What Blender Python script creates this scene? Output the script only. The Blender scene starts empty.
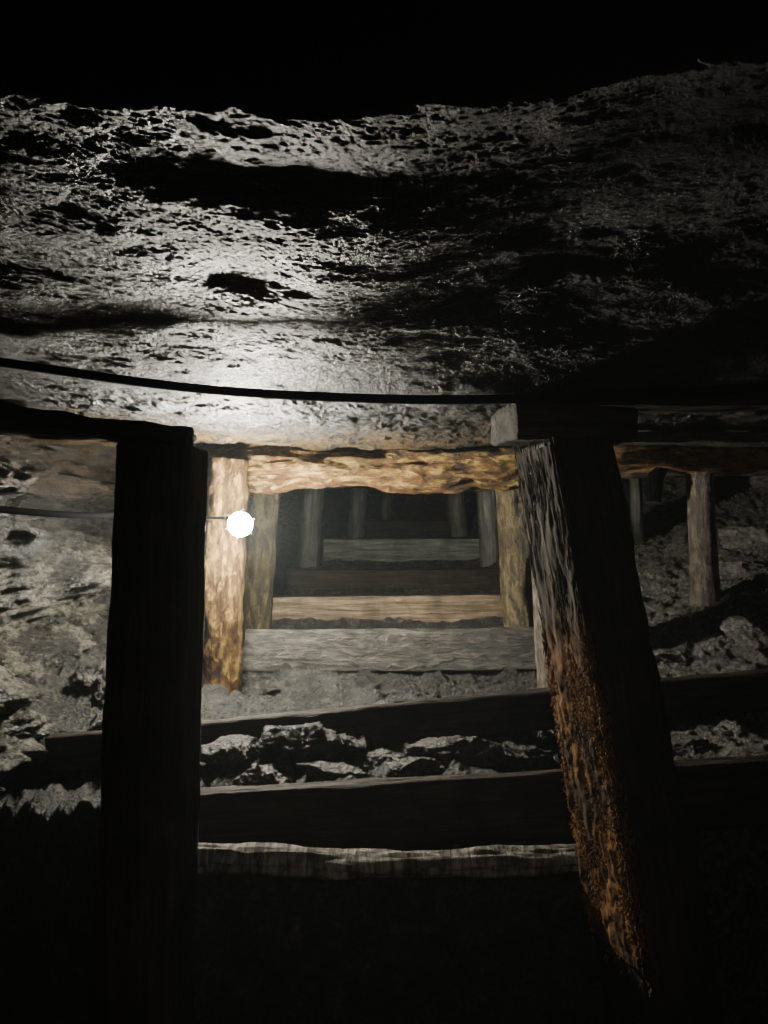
import bpy, bmesh, math, random
from mathutils import Vector, Matrix, noise
random.seed(7)
D = bpy.data
COL = bpy.context.scene.collection
LIFT = 2.0

# ------------------------------------------------------------ helpers
def lerp(a, b, t): return a + (b - a) * t
def sstep(a, b, x):
    t = max(0.0, min(1.0, (x - a) / (b - a))); return t * t * (3 - 2 * t)
def pl(tab, x):
    if x <= tab[0][0]: return tab[0][1]
    for (x0, y0), (x1, y1) in zip(tab, tab[1:]):
        if x <= x1: return lerp(y0, y1, (x - x0) / (x1 - x0))
    return tab[-1][1]
def fr(x, y, z, o=4):
    return noise.fractal(Vector((x, y, z)), 1.0, 2.0, o)

def finish(me, name, mat, smooth=True):
    o = D.objects.new(name, me); COL.objects.link(o)
    if mat: me.materials.append(mat)
    for p in me.polygons: p.use_smooth = smooth
    return o
def tag(o, label, cat, group=None):
    o["label"] = label; o["category"] = cat
    if group: o["group"] = group
    return o

# ------------------------------------------------------------ materials
class M:
    def __init__(s, name):
        s.m = D.materials.new(name); s.m.use_nodes = True
        s.nt = s.m.node_tree; s.n = s.nt.nodes; s.l = s.nt.links
        s.b = s.n["Principled BSDF"]
        s.tc = s.n.new("ShaderNodeTexCoord")
    def mapc(s, scale):
        mp = s.n.new("ShaderNodeMapping"); mp.inputs["Scale"].default_value = scale
        s.l.new(s.tc.outputs["Object"], mp.inputs["Vector"]); return mp.outputs[0]
    def xyz(s):
        q = s.n.new("ShaderNodeSeparateXYZ"); s.l.new(s.tc.outputs["Object"], q.inputs[0]); return q.outputs
    def noise(s, vec, scale, detail=6, rough=.6, dist=0):
        n = s.n.new("ShaderNodeTexNoise")
        n.inputs["Scale"].default_value = scale; n.inputs["Detail"].default_value = detail
        n.inputs["Roughness"].default_value = rough; n.inputs["Distortion"].default_value = dist
        s.l.new(vec, n.inputs["Vector"]); return n.outputs["Fac"]
    def ramp(s, fac, stops):
        r = s.n.new("ShaderNodeValToRGB"); e = r.color_ramp.elements
        while len(e) < len(stops): e.new(.5)
        for i, (p, c) in enumerate(stops):
            e[i].position = p
            e[i].color = (c, c, c, 1) if isinstance(c, (int, float)) else (*c, 1)
        s.l.new(fac, r.inputs[0]); return r.outputs[0]
    def mix(s, fac, a, b, mode='MIX'):
        x = s.n.new("ShaderNodeMix"); x.data_type = 'RGBA'; x.blend_type = mode
        if isinstance(fac, (int, float)): x.inputs[0].default_value = fac
        else: s.l.new(fac, x.inputs[0])
        for sock, v in ((6, a), (7, b)):
            if isinstance(v, tuple): x.inputs[sock].default_value = (*v, 1)
            else: s.l.new(v, x.inputs[sock])
        return x.outputs[2]
    def math(s, op, a, b):
        x = s.n.new("ShaderNodeMath"); x.operation = op
        for i, v in enumerate((a, b)):
            if isinstance(v, (int, float)): x.inputs[i].default_value = v
            else: s.l.new(v, x.inputs[i])
        return x.outputs[0]
    def bump(s, h, strength, dist, prev=None):
        b = s.n.new("ShaderNodeBump"); b.inputs["Strength"].default_value = strength
        b.inputs["Distance"].default_value = dist; s.l.new(h, b.inputs["Height"])
        if prev: s.l.new(prev, b.inputs["Normal"])
        return b.outputs[0]
    def out(s, col, rough, nrm):
        s.l.new(col, s.b.inputs["Base Color"])
        if isinstance(rough, (int, float)): s.b.inputs["Roughness"].default_value = rough
        else: s.l.new(rough, s.b.inputs["Roughness"])
        if nrm: s.l.new(nrm, s.b.inputs["Normal"])
        return s.m

def rock_mat(name, dark, mid, light, stretch=(1, 1, 1), wet=.35, bs=1.0, brown=None, fine=60, fd=.012, patch=None, east_lit=None):
    m = M(name)
    v = m.mapc(stretch)
    big = m.noise(v, 2.2, 6, .6, .6); med = m.noise(v, 11, 8, .65); fin = m.noise(v, fine, 8, .7)
    c = m.ramp(med, [(.3, dark), (.52, mid), (.72, light)])
    if brown:
        c = m.mix(m.ramp(big, [(.5, 0.0), (.62, 1.0)]), c, m.mix(.6, c, brown))
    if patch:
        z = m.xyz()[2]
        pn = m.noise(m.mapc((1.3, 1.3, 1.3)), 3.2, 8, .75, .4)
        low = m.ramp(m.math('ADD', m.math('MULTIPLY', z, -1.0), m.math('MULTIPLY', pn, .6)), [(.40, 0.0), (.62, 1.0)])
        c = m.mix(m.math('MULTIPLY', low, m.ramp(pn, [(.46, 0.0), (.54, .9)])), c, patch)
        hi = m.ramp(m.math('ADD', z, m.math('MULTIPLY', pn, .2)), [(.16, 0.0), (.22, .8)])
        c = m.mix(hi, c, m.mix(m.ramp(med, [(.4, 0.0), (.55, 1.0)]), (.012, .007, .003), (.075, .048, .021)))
    if east_lit:
        x = m.xyz()[0]
        c = m.mix(m.ramp(m.math('SUBTRACT', x, 1.0), [(.0, 0.0), (.3, 1.0)]), c, m.mix(m.ramp(med, [(.35, 0.0), (.6, 1.0)]), (.05, .047, .04), east_lit))  # rock paler on the gallery side, lamp light painted into the colour
    c = m.mix(m.ramp(fin, [(.38, .0), (.6, 1.0)]), m.mix(.8, c, dark), c)
    r = m.ramp(m.noise(v, 6, 5), [(.35, wet), (.65, min(1, wet + .35))])
    b1 = m.bump(med, .9 * bs, .03)
    b2 = m.bump(fin, 1.0 * bs, fd, b1)
    return m.out(c, r, b2)

def wood_mat(name, dark, mid, light, rough=.65, grain=(34, 34, 2.2), bs=1.0, stain=None, spots=None, spec=.5):
    m = M(name)
    m.b.inputs["Specular IOR Level"].default_value = spec
    v = m.mapc(grain); v2 = m.mapc((1, 1, 1))
    g = m.noise(v, 1.0, 8, .65, .8); s = m.noise(v2, 5, 6, .6); f = m.noise(m.mapc((160, 160, 14)), 1, 6, .6)
    c = m.ramp(g, [(.3, dark), (.5, mid), (.72, light)])
    c = m.mix(m.ramp(s, [(.42, 0.0), (.62, 1.0)]), c, m.mix(.75, c, stain if stain else dark))
    b1 = m.bump(g, .9 * bs, .02)
    if spots:
        q = m.noise(m.mapc((1, 1, .45)), 26, 8, .7, .5)
        c = m.mix(m.ramp(q, [(.50, 0.0), (.60, .85)]), c, spots)
        c = m.mix(m.ramp(q, [(.36, .95), (.46, 0.0)]), c, dark)
        b1 = m.bump(q, 1.0 * bs, .03, b1)
    b2 = m.bump(f, .6 * bs, .004, b1)
    return m.out(c, rough, b2)

def ceil_mat():
    m = M("wet_ceiling_rock")
    v = m.mapc((.75, 1.1, 1))
    big = m.noise(v, 3, 5, .6, .4); med = m.noise(v, 22, 8, .7); fin = m.noise(v, 100, 8, .75, .3)
    c = m.ramp(med, [(.3, (.0045, .0044, .0039)), (.52, (.015, .0148, .0129)), (.72, (.043, .042, .036))])
    zone = m.ramp(m.math('SUBTRACT', m.xyz()[1], 3.0), [(.1, 0.0), (.9, 1.0)])
    och = m.mix(m.ramp(med, [(.40, 0.0), (.52, 1.0)]), (.02, .010, .003), (.15, .09, .026))
    pf = m.math('MULTIPLY', zone, m.ramp(m.noise(m.mapc((1, 1, 1)), 7, 6, .65), [(.42, .1), (.55, .9)]))
    c = m.mix(pf, c, och)
    rx = m.math('MULTIPLY', m.ramp(m.math('SUBTRACT', m.xyz()[0], .2), [(.0, 0.0), (.6, 1.0)]), m.ramp(big, [(.4, 0.0), (.6, .7)]))
    c = m.mix(rx, c, (.026, .017, .010))
    c = m.mix(m.ramp(fin, [(.40, .0), (.60, 1.0)]), m.mix(.85, c, (.004, .004, .004)), c)
    r = m.ramp(big, [(.38, .32), (.62, .54)])
    m.b.inputs["Specular IOR Level"].default_value = .27
    b1 = m.bump(med, .8, .022)
    b2 = m.bump(fin, 1.0, .024, b1)
    return m.out(c, r, b2)
MAT_CEIL = ceil_mat()
MAT_ROCK = rock_mat("brownish_grey_rock", (.013, .012, .010), (.06, .053, .043), (.18, .16, .13), (1, 1, 1), .36, 1.6, (.12, .078, .042), 45, .018)
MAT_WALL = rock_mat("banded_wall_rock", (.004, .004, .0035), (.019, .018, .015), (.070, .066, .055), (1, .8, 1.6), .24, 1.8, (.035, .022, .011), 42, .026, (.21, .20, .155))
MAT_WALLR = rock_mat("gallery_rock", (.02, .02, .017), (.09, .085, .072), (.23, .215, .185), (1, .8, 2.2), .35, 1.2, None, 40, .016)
MAT_FLOOR = rock_mat("rubble_ground", (.011, .011, .010), (.050, .047, .040), (.155, .143, .118), (1, 1, 1), .34, 1.5, None, 44, .020, None, (.30, .285, .245))
MAT_SLAB = rock_mat("pale_slab_rock", (.035, .033, .029), (.14, .13, .11), (.33, .31, .27), (1, 1, 1), .3, 1.3, None, 48, .016)
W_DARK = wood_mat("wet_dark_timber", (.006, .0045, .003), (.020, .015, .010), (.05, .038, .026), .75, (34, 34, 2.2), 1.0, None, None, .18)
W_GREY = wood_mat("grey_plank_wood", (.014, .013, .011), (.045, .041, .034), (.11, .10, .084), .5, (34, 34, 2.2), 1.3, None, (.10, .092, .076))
W_BLOCK = wood_mat("dull_block_wood", (.008, .006, .004), (.03, .022, .014), (.075, .056, .036), .8, (34, 34, 2.2), 1.3, None, None, .15)
W_TAN = wood_mat("tan_peeled_log", (.006, .0024, .0006), (.050, .026, .0055), (.13, .08, .019), .75, (20, 20, 3), 1.6, (.04, .015, .003), (.165, .108, .03), .15)
W_RUST = wood_mat("rusty_brown_log", (.010, .0036, .0007), (.085, .042, .007), (.23, .135, .029), .6, (16, 16, 2.4), 1.6, (.09, .03, .004), (.33, .23, .065), .3)
W_RUSTG = wood_mat("brightened_rusty_log", (.03, .011, .003), (.20, .09, .025), (.42, .22, .08), .6, (16, 16, 2.4), 1.6, (.18, .06, .012), (.38, .24, .11), .3)  # rusty log colour brightened to make up for the weak light there
W_GB = wood_mat("grey_brown_log", (.018, .014, .009), (.072, .056, .038), (.17, .14, .10), .5, (26, 26, 2.5), 1.2, None, (.14, .12, .09))
W_OLIVE = wood_mat("olive_brown_log", (.018, .013, .005), (.085, .064, .027), (.21, .165, .082), .5, (22, 22, 2.5), 1.3, None, (.19, .147, .072))
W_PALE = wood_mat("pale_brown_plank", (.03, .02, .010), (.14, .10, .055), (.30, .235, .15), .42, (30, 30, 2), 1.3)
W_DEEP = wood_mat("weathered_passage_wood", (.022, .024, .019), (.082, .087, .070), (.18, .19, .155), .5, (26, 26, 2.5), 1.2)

def birch_mat():
    m = M("birch_bark")
    m.b.inputs["Specular IOR Level"].default_value = .15
    v = m.mapc((5, 5, 40)); g = m.noise(v, 1, 7, .7, .6); s = m.noise(m.mapc((1, 1, 1)), 12, 6, .65)
    c = m.ramp(g, [(.36, (.02, .017, .013)), (.46, (.085, .076, .06)), (.65, (.22, .205, .17))])
    c = m.mix(m.ramp(s, [(.48, 0.0), (.60, .9)]), c, (.03, .024, .018))
    return m.out(c, .7, m.bump(g, 1.0, .020))
BIRCH = birch_mat()
def bark_mat():
    m = M("ragged_bark")
    m.b.inputs["Specular IOR Level"].default_value = .15
    n = m.noise(m.mapc((1, 1, 1)), 9, 5)
    t = m.math('ADD', m.xyz()[2], m.math('MULTIPLY', n, .5))
    f = m.ramp(t, [(.0, 0.0), (.72, 0.0), (.98, 1.0), (1, 1.0)])
    g = m.noise(m.mapc((34, 34, 5)), 1, 6, .6); pch = m.noise(m.mapc((1, 1, .7)), 11, 6, .65)
    grey = m.ramp(g, [(.36, (.012, .009, .0065)), (.55, (.030, .024, .017)), (.70, (.07, .057, .040))])
    org = m.ramp(g, [(.34, (.065, .029, .010)), (.52, (.105, .050, .017)), (.68, (.16, .08, .028))])
    org = m.mix(m.ramp(pch, [(.43, .88), (.54, 0.0)]), org, (.024, .014, .008))
    return m.out(m.mix(f, grey, org), .95, m.bump(g, .7, .008))
BARK = bark_mat()
def plain(name, c, rough=.5, metal=0.0, spec=.5):
    m = M(name); n = m.noise(m.mapc((1, 1, 1)), 30, 4)
    m.b.inputs["Metallic"].default_value = metal; m.b.inputs["Specular IOR Level"].default_value = spec
    return m.out(m.ramp(n, [(.3, tuple(x * .6 for x in c)), (.7, c)]), rough, m.bump(n, .2, .002))
RUBBER = plain("black_rubber", (.002, .002, .002), .9, 0, .02)
STEEL = plain("dull_steel", (.05, .05, .05), .6, .8)
gm = M("glowing_glass")
gm.b.inputs["Base Color"].default_value = (1, 1, 1, 1)
gm.b.inputs["Emission Color"].default_value = (1.0, .945, .81, 1)
gm.b.inputs["Emission Strength"].default_value = 2900
GLOW = gm.m

# ------------------------------------------------------------ timber maker
def timber(name, p0, p1, w, h, sq=2.0, roll=0, mat=None, amp=.008, taper=1.0, seed=0, bend=0.0, rag=0.0):
    p0 = Vector(p0); p1 = Vector(p1); ax = p1 - p0; L = ax.length; z = ax.normalized()
    up = Vector((0, 0, 1)) if abs(z.z) < .7 else Vector((0, 1, 0))
    y = (up - z * up.dot(z)).normalized(); x = y.cross(z)
    R = Matrix((x, y, z)).transposed() @ Matrix.Rotation(math.radians(roll), 3, 'Z')
    N = 56 if sq > 3 else 40
    rings = max(12, int(L / .014)); sd = seed * 7.31 + 1.7
    V = []; F = []
    def pt(a, t, sc=1.0, zo=0):
        c, s = math.cos(a), math.sin(a)
        k = (abs(c) ** sq + abs(s) ** sq) ** (-1 / sq)
        tp = lerp(1, taper, t) * sc
        px, py = c * k * w / 2 * tp, s * k * h / 2 * tp
        n1 = fr(c * 1.3 + sd, s * 1.3, t * L * 2.0, 3) * amp * 1.6
        n2 = fr(c * 6 + sd, s * 6, t * L * 5 + 9, 4) * amp * .9
        gl = n1 + n2
        if rag: gl += rag * max(0, fr(c * 4, s * 4 + sd, t * L * 9, 3))
        bx = bend * math.sin(math.pi * t)
        by = bend * .5 * math.sin(2 * math.pi * t + seed)
        return Vector((px + c * gl + bx, py + s * gl + by, t * L + zo))
    for i in range(rings + 1):
        t = i / rings
        for j in range(N): V.append(pt(2 * math.pi * (j + .5) / N, t))
    for i in range(rings):
        for j in range(N):
            a = i * N + j; b = i * N + (j + 1) % N
            F.append((a, b, b + N, a + N))
    for end, t in ((0, 0.0), (1, 1.0)):
        base = 0 if end == 0 else rings * N; prev = [base + j for j in range(N)]
        for q, sc in enumerate((.96, .6, .25)):
            st = len(V)
            for j in range(N):
                vv = pt(2 * math.pi * (j + .5) / N, t, sc, (-.006 if end == 0 else .006))
                vv.z += fr(vv.x * 20, vv.y * 20, sd + end, 3) * .004
                V.append(vv)
            cur = [st + j for j in range(N)]
            for j in range(N):
                k = (j + 1) % N
                f = (prev[k], prev[j], cur[j], cur[k]) if end == 0 else (prev[j], prev[k], cur[k], cur[j])
                F.append(f)
            prev = cur
        V.append(pt(0, t, 0)); c = len(V) - 1
        for j in range(N):
            k = (j + 1) % N
            F.append((prev[k], prev[j], c) if end == 0 else (prev[j], prev[k], c))
    me = D.meshes.new(name); me.from_pydata([tuple(v) for v in V], [], F); me.update()
    o = finish(me, name, mat)
    o.matrix_world = Matrix.Translation(p0) @ R.to_4x4()
    return o

def tube(name, pts, r, mat):
    cu = D.curves.new(name, 'CURVE'); cu.dimensions = '3D'; cu.bevel_depth = r; cu.bevel_resolution = 4
    cu.resolution_u = 14; cu.use_fill_caps = True
    s = cu.splines.new('NURBS'); s.points.add(len(pts) - 1); s.order_u = 4; s.use_endpoint_u = True
    for p, q in zip(s.points, pts): p.co = (*q, 1)
    tmp = D.objects.new("tmp", cu); COL.objects.link(tmp)
    bpy.context.view_layer.update()
    dg = bpy.context.evaluated_depsgraph_get()
    me = D.meshes.new_from_object(tmp.evaluated_get(dg)); me.name = name
    D.objects.remove(tmp)
    me.materials.clear(); return finish(me, name, mat)

def surf(name, us, vs, f, mat):
    V = [f(u, v) for v in vs for u in us]; nu = len(us)
    F = [(j * nu + i, j * nu + i + 1, (j + 1) * nu + i + 1, (j + 1) * nu + i)
         for j in range(len(vs) - 1) for i in range(nu - 1)]
    me = D.meshes.new(name); me.from_pydata(V, [], F); me.update()
    o = finish(me, name, mat); o["kind"] = "structure"; return o
def rng(a, b, s):
    n = max(1, int(round((b - a) / s))); return [a + (b - a) * i / n for i in range(n + 1)]

# ------------------------------------------------------------ ceiling
LT = [(1.25, .655), (1.7, .588), (2.2, .495), (2.7, .415), (4, .365), (6, .36), (13, .40)]
RT = [(1.25, .715), (1.55, .70), (1.8, .672), (2.3, .520), (2.7, .395), (4, .365), (6, .36), (13, .40)]
def ceil_z(X, d):
    t = sstep(-.1, .55, X)
    b = lerp(pl(LT, d), pl(RT, d), t)
    if X < 0: b += .065 * (X / 1.3) ** 2 * sstep(4.5, 2.5, d)
    w = sstep(1.0, 2.0, 4.6 - d)
    b += .030 * fr(X * .8 + 3, d * 1.3, .5, 2) * w
    b += w * .032 * math.exp(-((X + .34) / .15) ** 2 - ((d - 1.82) / .14) ** 2)
    b += w * .020 * math.exp(-((X + .16) / .22) ** 2 - ((d - 1.44) / .08) ** 2)
    b += w * .024 * math.exp(-((X + .98) / .20) ** 2 - ((d - 1.85) / .14) ** 2)
    b += .013 * fr(X * 2.2, d * 3.2, 3.3, 3) + .006 * fr(X * 6, d * 9, 1.3, 3)
    b += .0023 * fr(X * 22, d * 34, 7.7, 5) + .0033 * abs(fr(X * 58, d * 88, 2.7, 5))
    b += sstep(2.6, 3.0, d) * (.024 * fr(X * 4, d * 5, 9.2, 5) + .016 * abs(fr(X * 14, d * 12, 4.2, 4)))
    f = fr(X * 13, d * 24, 7.7, 3)
    e = 1.26 + .07 * fr(X * 2.0, 4.4, 2.2, 3) + .010 * fr(X * 9, 1.4, 2.2, 4) - .05 * sstep(.2, .7, X)
    r = sstep(e, e - .20, d + .02 * f)
    b += r * (.65 + .12 * fr(X * 3, d * 3, 6, 4))
    return b
surf("ceiling", rng(-2.6, -1.4, .02)[:-1] + rng(-1.4, 1.4, .0042)[:-1] + rng(1.4, 3.6, .025),
     rng(-.6, .9, .08)[:-1] + rng(.9, 2.4, .0032)[:-1] + rng(2.4, 4.7, .006)[:-1] + rng(4.7, 12.5, .08),
     lambda X, d: (X, d, ceil_z(X, d)), MAT_CEIL)

# ------------------------------------------------------------ floor
FT = [(1, -2.35), (2.95, -1.95), (3.03, -1.13), (3.55, -1.06), (3.63, -.99), (4.48, -.955), (4.55, -.80),
      (5.2, -.80), (5.3, -.66), (6.15, -.66), (6.25, -.50), (7.1, -.50), (7.2, -.32), (9.1, -.30), (9.2, -.16), (12.5, -.1)]
def floor_z(X, d):
    dd = d
    if d < 3.6:
        k = sstep(-.85, -1.05, X)
        dd = d - k * (.30 + .10 * fr(X * 3, d, 7, 3)) * sstep(2.7, 2.95, d) * sstep(3.60, 3.45, d)
    b = pl(FT, dd)
    if dd > 3.0:
        r = sstep(.95, 1.4, X) * sstep(3.5, 4.0, d)
        b = lerp(b, -.88 + (d - 3.7) * .20 + .22 * (X - 1), r)
        rr = sstep(.95, 1.5, X) * sstep(3.0, 3.1, d) * (1 - sstep(3.5, 4.0, d))
        b += rr * .10
        l = sstep(-1.05, -1.7, X)
        b += l * .35 * sstep(3.7, 4.3, d)
        b -= .16 * sstep(-.8, -.95, X) * sstep(3.62, 3.56, d)
        a = 1 - .65 * sstep(4.4, 4.6, d) * (1 - sstep(.9, 1.1, abs(X))) - .35 * sstep(1.0, 1.2, X)
        a *= .45 + .55 * sstep(3.05, 3.2, d)
        b += a * (.07 * fr(X * 2.2, d * 2.2, 1, 4) + .085 * abs(fr(X * 5, d * 6, 5, 6)) - .03)
        b += a * .040 * abs(fr(X * 15, d * 15, 2, 6))
    else:
        b += .05 * fr(X * 3, d * 3, 1, 4)
    return b
surf("floor", rng(-2.3, 3.6, .010), rng(-.6, 2.7, .06)[:-1] + rng(2.7, 5.2, .009)[:-1] + rng(5.2, 12.5, .05),
     lambda X, d: (X, d, floor_z(X, d)), MAT_FLOOR)

# ------------------------------------------------------------ walls
def wl(d, z):
    x = pl([(0, -1.9), (3.9, -1.86), (5, -1.72), (6.5, -1.35), (12.5, -1.2)], d)
    x += .26 * fr(d * 1.6, z * 2.4, 3, 3) + .24 * abs(fr(d * 2.8, z * 3.8, 8, 5)) + .08 * abs(fr(d * 9, z * 12, 1, 6))
    st = math.floor((z + 3 + .12 * math.sin(d * 1.3) + .05 * fr(d * 6, z, 1)) / .13)
    x += .10 * (noise.cell(Vector((st * 1.3, 2.2, 0))) - .5) * sstep(-.1, .1, z)
    x += .25 * sstep(-.2, -1.0, z) * sstep(3.6, 4.2, d)
    return (x, d, z)
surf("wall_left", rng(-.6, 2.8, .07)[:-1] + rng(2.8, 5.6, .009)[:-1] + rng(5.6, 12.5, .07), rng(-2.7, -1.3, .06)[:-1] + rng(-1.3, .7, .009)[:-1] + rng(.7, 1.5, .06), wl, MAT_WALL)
def wr(d, z):
    x = pl([(0, 1.9), (2.6, 2.2), (4, 3.3), (8, 3.2), (10, 1.6), (12.5, 1.4)], d)
    x += .2 * fr(d * 1.2, z * 2, 13, 4) + .08 * fr(d * 6, z * 14, 8, 4)
    return (x, d, z)
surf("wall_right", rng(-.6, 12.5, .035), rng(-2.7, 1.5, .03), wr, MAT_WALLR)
surf("wall_back", rng(-2.6, 3.6, .08), rng(-2.7, 1.5, .08), lambda X, z: (X, 12.3 + .2 * fr(X, z, 1), z), MAT_WALL)
surf("wall_rear", rng(-2.6, 3.6, .1), rng(-2.7, 1.7, .1), lambda X, z: (X, -.5 + .1 * fr(X, z, 1), z), MAT_WALL)

# ------------------------------------------------------------ front timber set
o = timber("timber_post", (-.750, 2.62, .215), (-.828, 2.60, -2.0), .255, .24, 7, 4, W_DARK, .006, 1.16, 1)
tag(o, "black wet squared timber prop, upright, backlit by the lamp", "timber post")
o = timber("timber_post", (.612, 2.60, .235), (1.00, 2.55, -2.03), .24, .25, 7, -18, W_DARK, .007, 1.25, 2, 0, .010)
tag(o, "thick leaning squared timber prop with ragged orange mossy bark edge", "timber post")
RP = o
bm = bmesh.new()
def facex(z): return .24 / 2 * lerp(1, 1.25, z / 2.3)
def facey(z): return .125 * lerp(1, 1.25, z / 2.3)
n = 0
while n < 8500:
    z = random.uniform(.02, 1.74)
    lowpart = sstep(.5, .8, z)
    if random.random() > (.22 + .78 * lowpart): continue
    if z > 1.35 and random.random() < (z - 1.35) / .4: continue
    n += 1
    fx = facex(z); fy = facey(z)
    y = lerp(-fy, fy, random.random()); x = fx + .006 + .010 * fr(y * 9, z * 5, 1, 3)
    q = random.random()
    if q < .10: x = random.uniform(fx - .03, fx + .008); y = fy
    elif q < .28: x = fx + .008 - abs(random.gauss(0, .010 + .006 * lowpart)); y = -fy - .003
    ln = lerp(random.uniform(.04, .12), random.uniform(.008, .03), lowpart); wd = random.uniform(.0012, .0035)
    out = Vector((1, random.uniform(-.9, .9), 0)).normalized() if q >= .28 else Vector((.6, -1 if y < 0 else 1, 0)).normalized()
    sgn = random.choice((-1, 1, 1))
    tip = Vector((x, y, z)) + out * random.uniform(.000, .004) * (1 + 3.2 * lowpart) + Vector((0, random.uniform(-.006, .006), ln * sgn))
    b0 = Vector((x - .005, y, z)); side = Vector((-out.y, out.x, random.uniform(-.3, .3))).normalized() * wd
    mid = b0.lerp(tip, .5) + out * .002
    v = [bm.verts.new(b0 - side), bm.verts.new(b0 + side), bm.verts.new(mid + side * .8), bm.verts.new(tip), bm.verts.new(mid - side * .8), bm.verts.new(mid + out * wd * .8)]
    for f in ((0, 1, 5), (1, 2, 5), (2, 3, 5), (3, 4, 5), (4, 0, 5), (0, 4, 3), (0, 3, 2), (0, 2, 1)): bm.faces.new([v[k] for k in f])
me = D.meshes.new("bark"); bm.to_mesh(me); bm.free()
bk = finish(me, "bark", BARK, True); bk.parent = RP; bk["kind"] = "stuff"; bk["label"] = "ragged grey bark fibres turning to orange moss"
vs_ = []; fs_ = []
nz = 340; ny = 60
for i in range(nz + 1):
    z = .01 + 1.66 * i / nz
    for j in range(ny + 1):
        y = lerp(-facey(z), facey(z), j / ny)
        edge = min(j, ny - j) / ny
        low = sstep(.6, .9, z)
        dep = .006 + .011 * abs(fr(y * 18, z * 3, 3, 4)) + .009 * fr(y * 9, z * 4, 6, 4) + low * .012 * abs(fr(y * 18, z * 12, 4, 5))
        vs_.append((facex(z) + dep * (1 if edge > .03 else -.8), y, z))
for i in range(nz):
    for j in range(ny):
        a = i * (ny + 1) + j; fs_.append((a, a + 1, a + ny + 2, a + ny + 1))
me = D.meshes.new("bark_skin"); me.from_pydata(vs_, [], fs_); me.update()
bs = finish(me, "bark_skin", BARK); bs.parent = RP; bs["label"] = "rough peeling bark sheet"

o = timber("head_block", (.405, 2.57, .29), (.80, 2.63, .29), .30, .115, 8, 0, W_BLOCK, .006, .95, 3)
tag(o, "short sawn dull brown head block on the leaning prop", "wood block")
o = timber("head_board", (-1.50, 2.60, .345), (-.66, 2.60, .238), .24, .10, 3, 0, W_DARK, .014, .55, 4)
tag(o, "dark wet head board wedged between prop and rock roof", "wooden board")
o = timber("roof_plank", (.46, 2.78, .385), (2.0, 2.78, .42), .20, .05, 6, 0, W_DARK, .008, 1.0, 5)
tag(o, "long dark roof plank resting above the head block", "wooden plank")

# ------------------------------------------------------------ second set
o = timber("timber_post", (-.853, 4.2, .285), (-.915, 4.2, -1.12), .225, .225, 2, 0, W_TAN, .020, 1.06, 11, .008)
tag(o, "round tan peeled log prop, brightly lit beside the lamp", "timber post")
o = timber("timber_post", (.86, 4.10, .30), (.93, 4.10, -1.12), .20, .20, 2, 0, W_GB, .008, 1, 12)
tag(o, "round grey-brown log prop mostly behind the leaning prop", "timber post")
o = timber("crossbeam", (-.98, 4.42, .238), (.82, 4.40, .272), .23, .235, 2.3, 0, W_RUST, .034, .95, 13, .014)
tag(o, "rough rusty orange log crossbeam under the rock roof", "timber beam")
# ------------------------------------------------------------ third set
o = timber("timber_post", (-.78, 5.2, .26), (-.875, 5.2, -.9), .19, .19, 2, 0, W_OLIVE, .009, 1.1, 14, .01)
tag(o, "slim brown log prop with worn bark", "timber post", "log props deeper in the passage")
o = timber("timber_post", (.855, 5.2, .26), (.935, 5.2, -.9), .205, .205, 2, 0, W_OLIVE, .010, 1.1, 15, .008)
tag(o, "olive brown log prop beside the lit plank", "timber post", "log props deeper in the passage")
o = timber("crossbeam", (-.98, 5.2, .33), (1.05, 5.2, .33), .17, .17, 2, 0, W_DARK, .01, 1, 16)
tag(o, "dark round log crossbeam under the roof", "timber beam", "crossbeams deeper in the passage")
for (d, xl, xr, rl, zt, zb) in ((7.0, -.67, .96, .10, .26, -.60), (9.0, -.31, .86, .095, .27, -.42), (11.0, .02, .98, .09, .28, -.3)):
    o = timber("timber_post", (xl + .02, d, zt), (xl - .03, d, zb), rl * 2, rl * 2, 2, 0, W_DEEP, .007, 1.1, int(d) + 20)
    tag(o, "slim log prop standing in the dim passage", "timber post", "log props deeper in the passage")
    o = timber("timber_post", (xr - .02, d, zt), (xr + .03, d, zb), rl * 2, rl * 2, 2, 0, W_DEEP, .007, 1.1, int(d) + 30)
    tag(o, "slim log prop standing in the dim passage", "timber post", "log props deeper in the passage")
    o = timber("crossbeam", (xl - .15, d, .345), (xr + .15, d, .345), .16, .16, 2, 0, W_DARK, .01, 1, int(d) + 40)
    tag(o, "dark round log crossbeam under the roof", "timber beam", "crossbeams deeper in the passage")

# ------------------------------------------------------------ step planks
def plank(p0, p1, thick, h, mat, lab, seed, roll=0, tp=1):
    o = timber("step_plank", p0, p1, thick, h, 8, roll, mat, .005, tp, seed)
    tag(o, lab, "wooden plank", "planks stepping up the passage"); return o
plank((-1.55, 3.56, -1.120), (1.98, 3.54, -.80), .07, .165, W_DARK, "long slanting dark plank holding back rubble", 51, -6, 1.12)
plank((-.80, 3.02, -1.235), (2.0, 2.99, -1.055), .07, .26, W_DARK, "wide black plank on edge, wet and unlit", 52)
plank((-.85, 4.50, -.815), (.915, 4.50, -.80), .07, .24, W_GREY, "grey weathered step plank with rough grain", 53)
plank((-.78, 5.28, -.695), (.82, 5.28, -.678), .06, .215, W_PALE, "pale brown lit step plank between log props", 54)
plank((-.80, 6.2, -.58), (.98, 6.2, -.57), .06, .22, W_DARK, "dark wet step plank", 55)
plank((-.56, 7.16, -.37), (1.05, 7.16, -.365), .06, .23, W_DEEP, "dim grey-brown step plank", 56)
plank((-.2, 9.16, -.2), (.85, 9.16, -.2), .06, .20, W_DARK, "dark wet step plank", 57)
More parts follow.
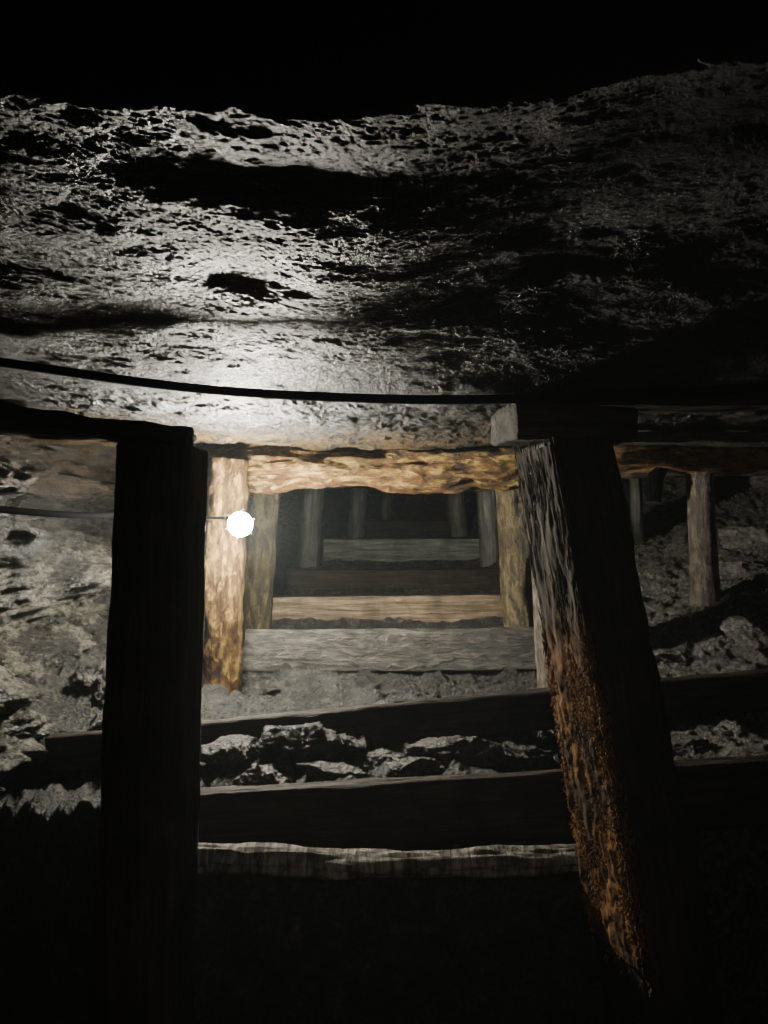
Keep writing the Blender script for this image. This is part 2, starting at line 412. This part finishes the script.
o = timber("birch_log", (-.735, 2.74, -1.247), (.735, 2.76, -1.247), .098, .098, 2.0, 0, BIRCH, .012, .86, 61, -.014)
tag(o, "thin pale birch log lying across between the props", "log")

# ------------------------------------------------------------ side gallery timbers
o = timber("timber_post", (1.84, 4.47, .26), (1.87, 4.47, -.60), .15, .15, 2, 0, W_GB, .006, 1.1, 70)
tag(o, "short grey-brown log prop in the side gallery", "timber post", "side gallery props")
o = timber("timber_post", (1.90, 5.9, .26), (1.93, 5.9, -.45), .15, .15, 2, 0, W_DEEP, .006, 1.1, 71)
tag(o, "short grey-brown log prop in the side gallery", "timber post", "side gallery props")
o = timber("roof_log", (1.28, 4.40, .33), (2.5, 4.44, .34), .19, .19, 2.3, 0, W_RUSTG, .024, 1, 73)
tag(o, "reddish brown roof log resting on a short prop", "log")
o = timber("roof_log", (1.5, 5.7, .33), (3.0, 5.7, .345), .15, .14, 2.3, 0, W_GB, .012, 1, 74)
tag(o, "brown roof log in the side gallery", "log")
o = timber("wood_stub", (1.60, 4.44, .27), (1.56, 4.44, .07), .10, .10, 2, 0, RUBBER, .012, .7, 76, .02)
tag(o, "dark rounded stub of wood hanging under the roof log", "wood block")
o = timber("roof_plank", (.95, 3.5, .33), (2.6, 3.55, .34), .18, .05, 6, 0, W_GREY, .008, 1.0, 75)
tag(o, "thin split roof plank pressed against the rock", "wooden plank")

# ------------------------------------------------------------ rocks
def rock(X, d, sx, sy, sz, seed, mat=None, lift=.1, rot=None):
    rs = random.Random(seed)
    bm = bmesh.new(); bmesh.ops.create_icosphere(bm, subdivisions=5, radius=1)
    planes = []
    for k in range(17):
        n = Vector((rs.gauss(0, 1), rs.gauss(0, 1), rs.gauss(0, 1))).normalized(); planes.append((n, rs.uniform(.35, .8)))
    for v in bm.verts:
        p = v.co.copy()
        for n, c in planes:
            q = p.dot(n)
            if q > c: p -= n * (q - c)
        nn = p.normalized()
        p += nn * (.10 * fr(p.x * 2 + seed, p.y * 2, p.z * 2, 4) + .15 * abs(fr(p.x * 5 + seed, p.y * 5, p.z * 9, 6)))
        v.co = Vector((p.x * sx, p.y * sy, p.z * sz))
    me = D.meshes.new("rock"); bm.to_mesh(me); bm.free()
    o = finish(me, "rock", mat or MAT_ROCK)
    o.location = (X, d, floor_z(X, d) + sz * lift)
    o.rotation_euler = rot or (rs.uniform(-.25, .25), rs.uniform(-.25, .25), rs.uniform(-.5, .5))
    return o
rocks = [(-.38, 3.36, .30, .13, .14), (-.02, 3.38, .24, .12, .10), (.30, 3.34, .30, .13, .11), (.62, 3.38, .24, .12, .13),
         (-.68, 3.36, .20, .12, .12), (-.20, 3.22, .22, .12, .07), (.44, 3.20, .24, .11, .07), (.10, 3.19, .17, .10, .055), (-.52, 3.19, .20, .11, .065),
         (.98, 3.33, .2, .13, .09), (1.3, 3.35, .2, .13, .10)]
for i, (x, d, a, b, c) in enumerate(rocks):
    tag(rock(x, d, a, b, c, i + 100, MAT_ROCK if i % 3 else MAT_FLOOR, 0), "angular wet brown-grey rock packed behind a plank", "rock", "rocks behind the planks")
for i in range(8):
    x = random.uniform(-.7, .8); d = random.uniform(3.8, 4.38); s = random.uniform(.05, .10)
    tag(rock(x, d, s * 1.5, s * .9, s * .5, i + 200, MAT_FLOOR, -.1), "small broken rubble stone", "rock", "rubble stones on the step")
for i, (x, d, a, b, c) in enumerate([(-1.42, 3.95, .22, .2, .2), (-1.30, 4.4, .18, .18, .16), (-1.2, 4.15, .15, .14, .11), (-1.3, 3.78, .13, .10, .09)]):
    tag(rock(x, d, a, b, c, i + 300, None, 0), "jagged grey boulder against the rock wall", "rock", "boulders beside the wall")
for i, (x, d, a, b, c) in enumerate([(1.45, 4.0, .2, .14, .08), (1.9, 3.95, .22, .15, .09), (1.5, 4.75, .22, .18, .08), (2.2, 4.9, .3, .2, .1),
                                     (1.75, 3.75, .14, .1, .06), (2.5, 5.3, .3, .2, .12), (1.4, 5.4, .2, .2, .1)]):
    tag(rock(x, d, a, b, c, i + 400, MAT_SLAB, -.2), "flat rough slab of fallen rock", "rock", "slabs in the side gallery")

# ------------------------------------------------------------ cables
c = tube("roof_cable", [(-1.75, 2.5, .56), (-1.3, 2.52, .50), (-.8, 2.52, .42), (-.4, 2.52, .385), (.1, 2.52, .365), (.5, 2.5, .368), (.9, 2.45, .38), (1.3, 2.4, .395), (2.1, 2.4, .42)], .015, RUBBER)
tag(c, "thick black cable strung under the rock roof", "cable")
LP = Vector((-.738, 3.93, -.062))
c = tube("lamp_cable", [(-.93, 4.34, .16), (-1.0, 4.28, .21), (-1.01, 4.12, .22), (-1.02, 3.95, .14), (-1.12, 3.5, -.005), (-1.2, 3.1, -.022), (-1.28, 2.75, .0), (-1.42, 2.4, .03)], .013, RUBBER)
tag(c, "thick black power cable running from the lit prop to the wall", "cable")

# ------------------------------------------------------------ lamp
root = D.objects.new("mine_lamp", None); COL.objects.link(root); root.location = LP; root.empty_display_size = .05
tag(root, "glowing white mine lamp strapped to the tan log prop", "lamp")
def add(o, lab=None):
    o.parent = root
    if lab: o["label"] = lab
    return o
axis = (Vector((-.80, 4.09, -.05)) - LP).normalized()
Q = Vector((0, 0, 1)).rotation_difference(axis).to_matrix().to_4x4()
def lathe(name, prof, mat, n=28):
    V = []; F = []
    for (r, z) in prof:
        for j in range(n):
            a = 2 * math.pi * j / n; V.append((r * math.cos(a), r * math.sin(a), z))
    for i in range(len(prof) - 1):
        for j in range(n):
            k = (j + 1) % n; F.append((i * n + j, i * n + k, (i + 1) * n + k, (i + 1) * n + j))
    F.append(tuple(range(n))[::-1]); F.append(tuple((len(prof) - 1) * n + j for j in range(n)))
    me = D.meshes.new(name); me.from_pydata(V, [], F); me.transform(Q); me.update()
    return finish(me, name, mat)
gl = [(.062 * math.sin(a) + .0005, -.064 * math.cos(a) - .012) for a in [math.pi * k / 14 for k in range(0, 12)]]
add(lathe("globe", gl, GLOW, 20), "glowing white glass globe")
add(lathe("housing", [(.040, .034), (.048, .038), (.048, .056), (.034, .066), (.030, .10), (.018, .115), (.016, .13)], STEEL), "dull steel lamp socket")
for k in range(3):
    a0 = math.pi * k / 3; pts = []
    for s in range(-7, 8):
        b = s / 7 * 2.2; r = .078
        q = Vector((math.sin(b) * r * math.cos(a0), math.sin(b) * r * math.sin(a0), -math.cos(b) * r - .008))
        pts.append((Q @ q)[:])
    add(tube("guard_wire", pts, .0012, STEEL), "thin steel guard wire")
st = []
for j in range(25):
    a = 2 * math.pi * j / 24
    st.append((-.866 + .126 * math.cos(a) - LP.x, 4.2 + .126 * math.sin(a) - LP.y, .03))
add(tube("strap", st, .007, RUBBER), "dark strap around the log")

# faint unseen fill spots, added to brighten the birch log and near timbers
def fill_spot(energy, size, loc, aim):
    sl = D.lights.new("fill_light", 'SPOT'); sl.energy = energy; sl.spot_size = math.radians(size); sl.spot_blend = 1.0
    sl.color = (1, .94, .84); sl.shadow_soft_size = .03
    so = D.objects.new("fill_light", sl); COL.objects.link(so); so.location = loc
    so.rotation_euler = (Vector(aim) - Vector(loc)).to_track_quat('-Z', 'Y').to_euler()
fill_spot(34, 46, (.05, -.05, .12), (-.05, 2.75, -1.3))
fill_spot(20, 80, (.15, -.10, .05), (.35, 2.6, -.45))

# ------------------------------------------------------------ world: dark, with thin damp mist in the air
w = D.worlds.new("dark"); bpy.context.scene.world = w; w.use_nodes = True
nt = w.node_tree
nt.nodes["Background"].inputs[0].default_value = (.5, .6, .8, 1)
nt.nodes["Background"].inputs[1].default_value = .002
sc_ = nt.nodes.new("ShaderNodeVolumeScatter"); sc_.inputs["Anisotropy"].default_value = .3
sc_.inputs["Color"].default_value = (.85, .97, 1, 1)
sc_.inputs["Density"].default_value = .0022
nt.links.new(sc_.outputs[0], nt.nodes["World Output"].inputs["Volume"])

cam = D.cameras.new("camera"); co = D.objects.new("camera", cam); COL.objects.link(co)
cam.sensor_fit = 'VERTICAL'; cam.sensor_height = 36; cam.lens = 27; cam.clip_start = .02
co.rotation_euler = (math.pi / 2, 0, 0)
bpy.context.scene.camera = co
for o in D.objects:
    if o.parent is None: o.location.z += LIFT
bpy.context.view_layer.update()
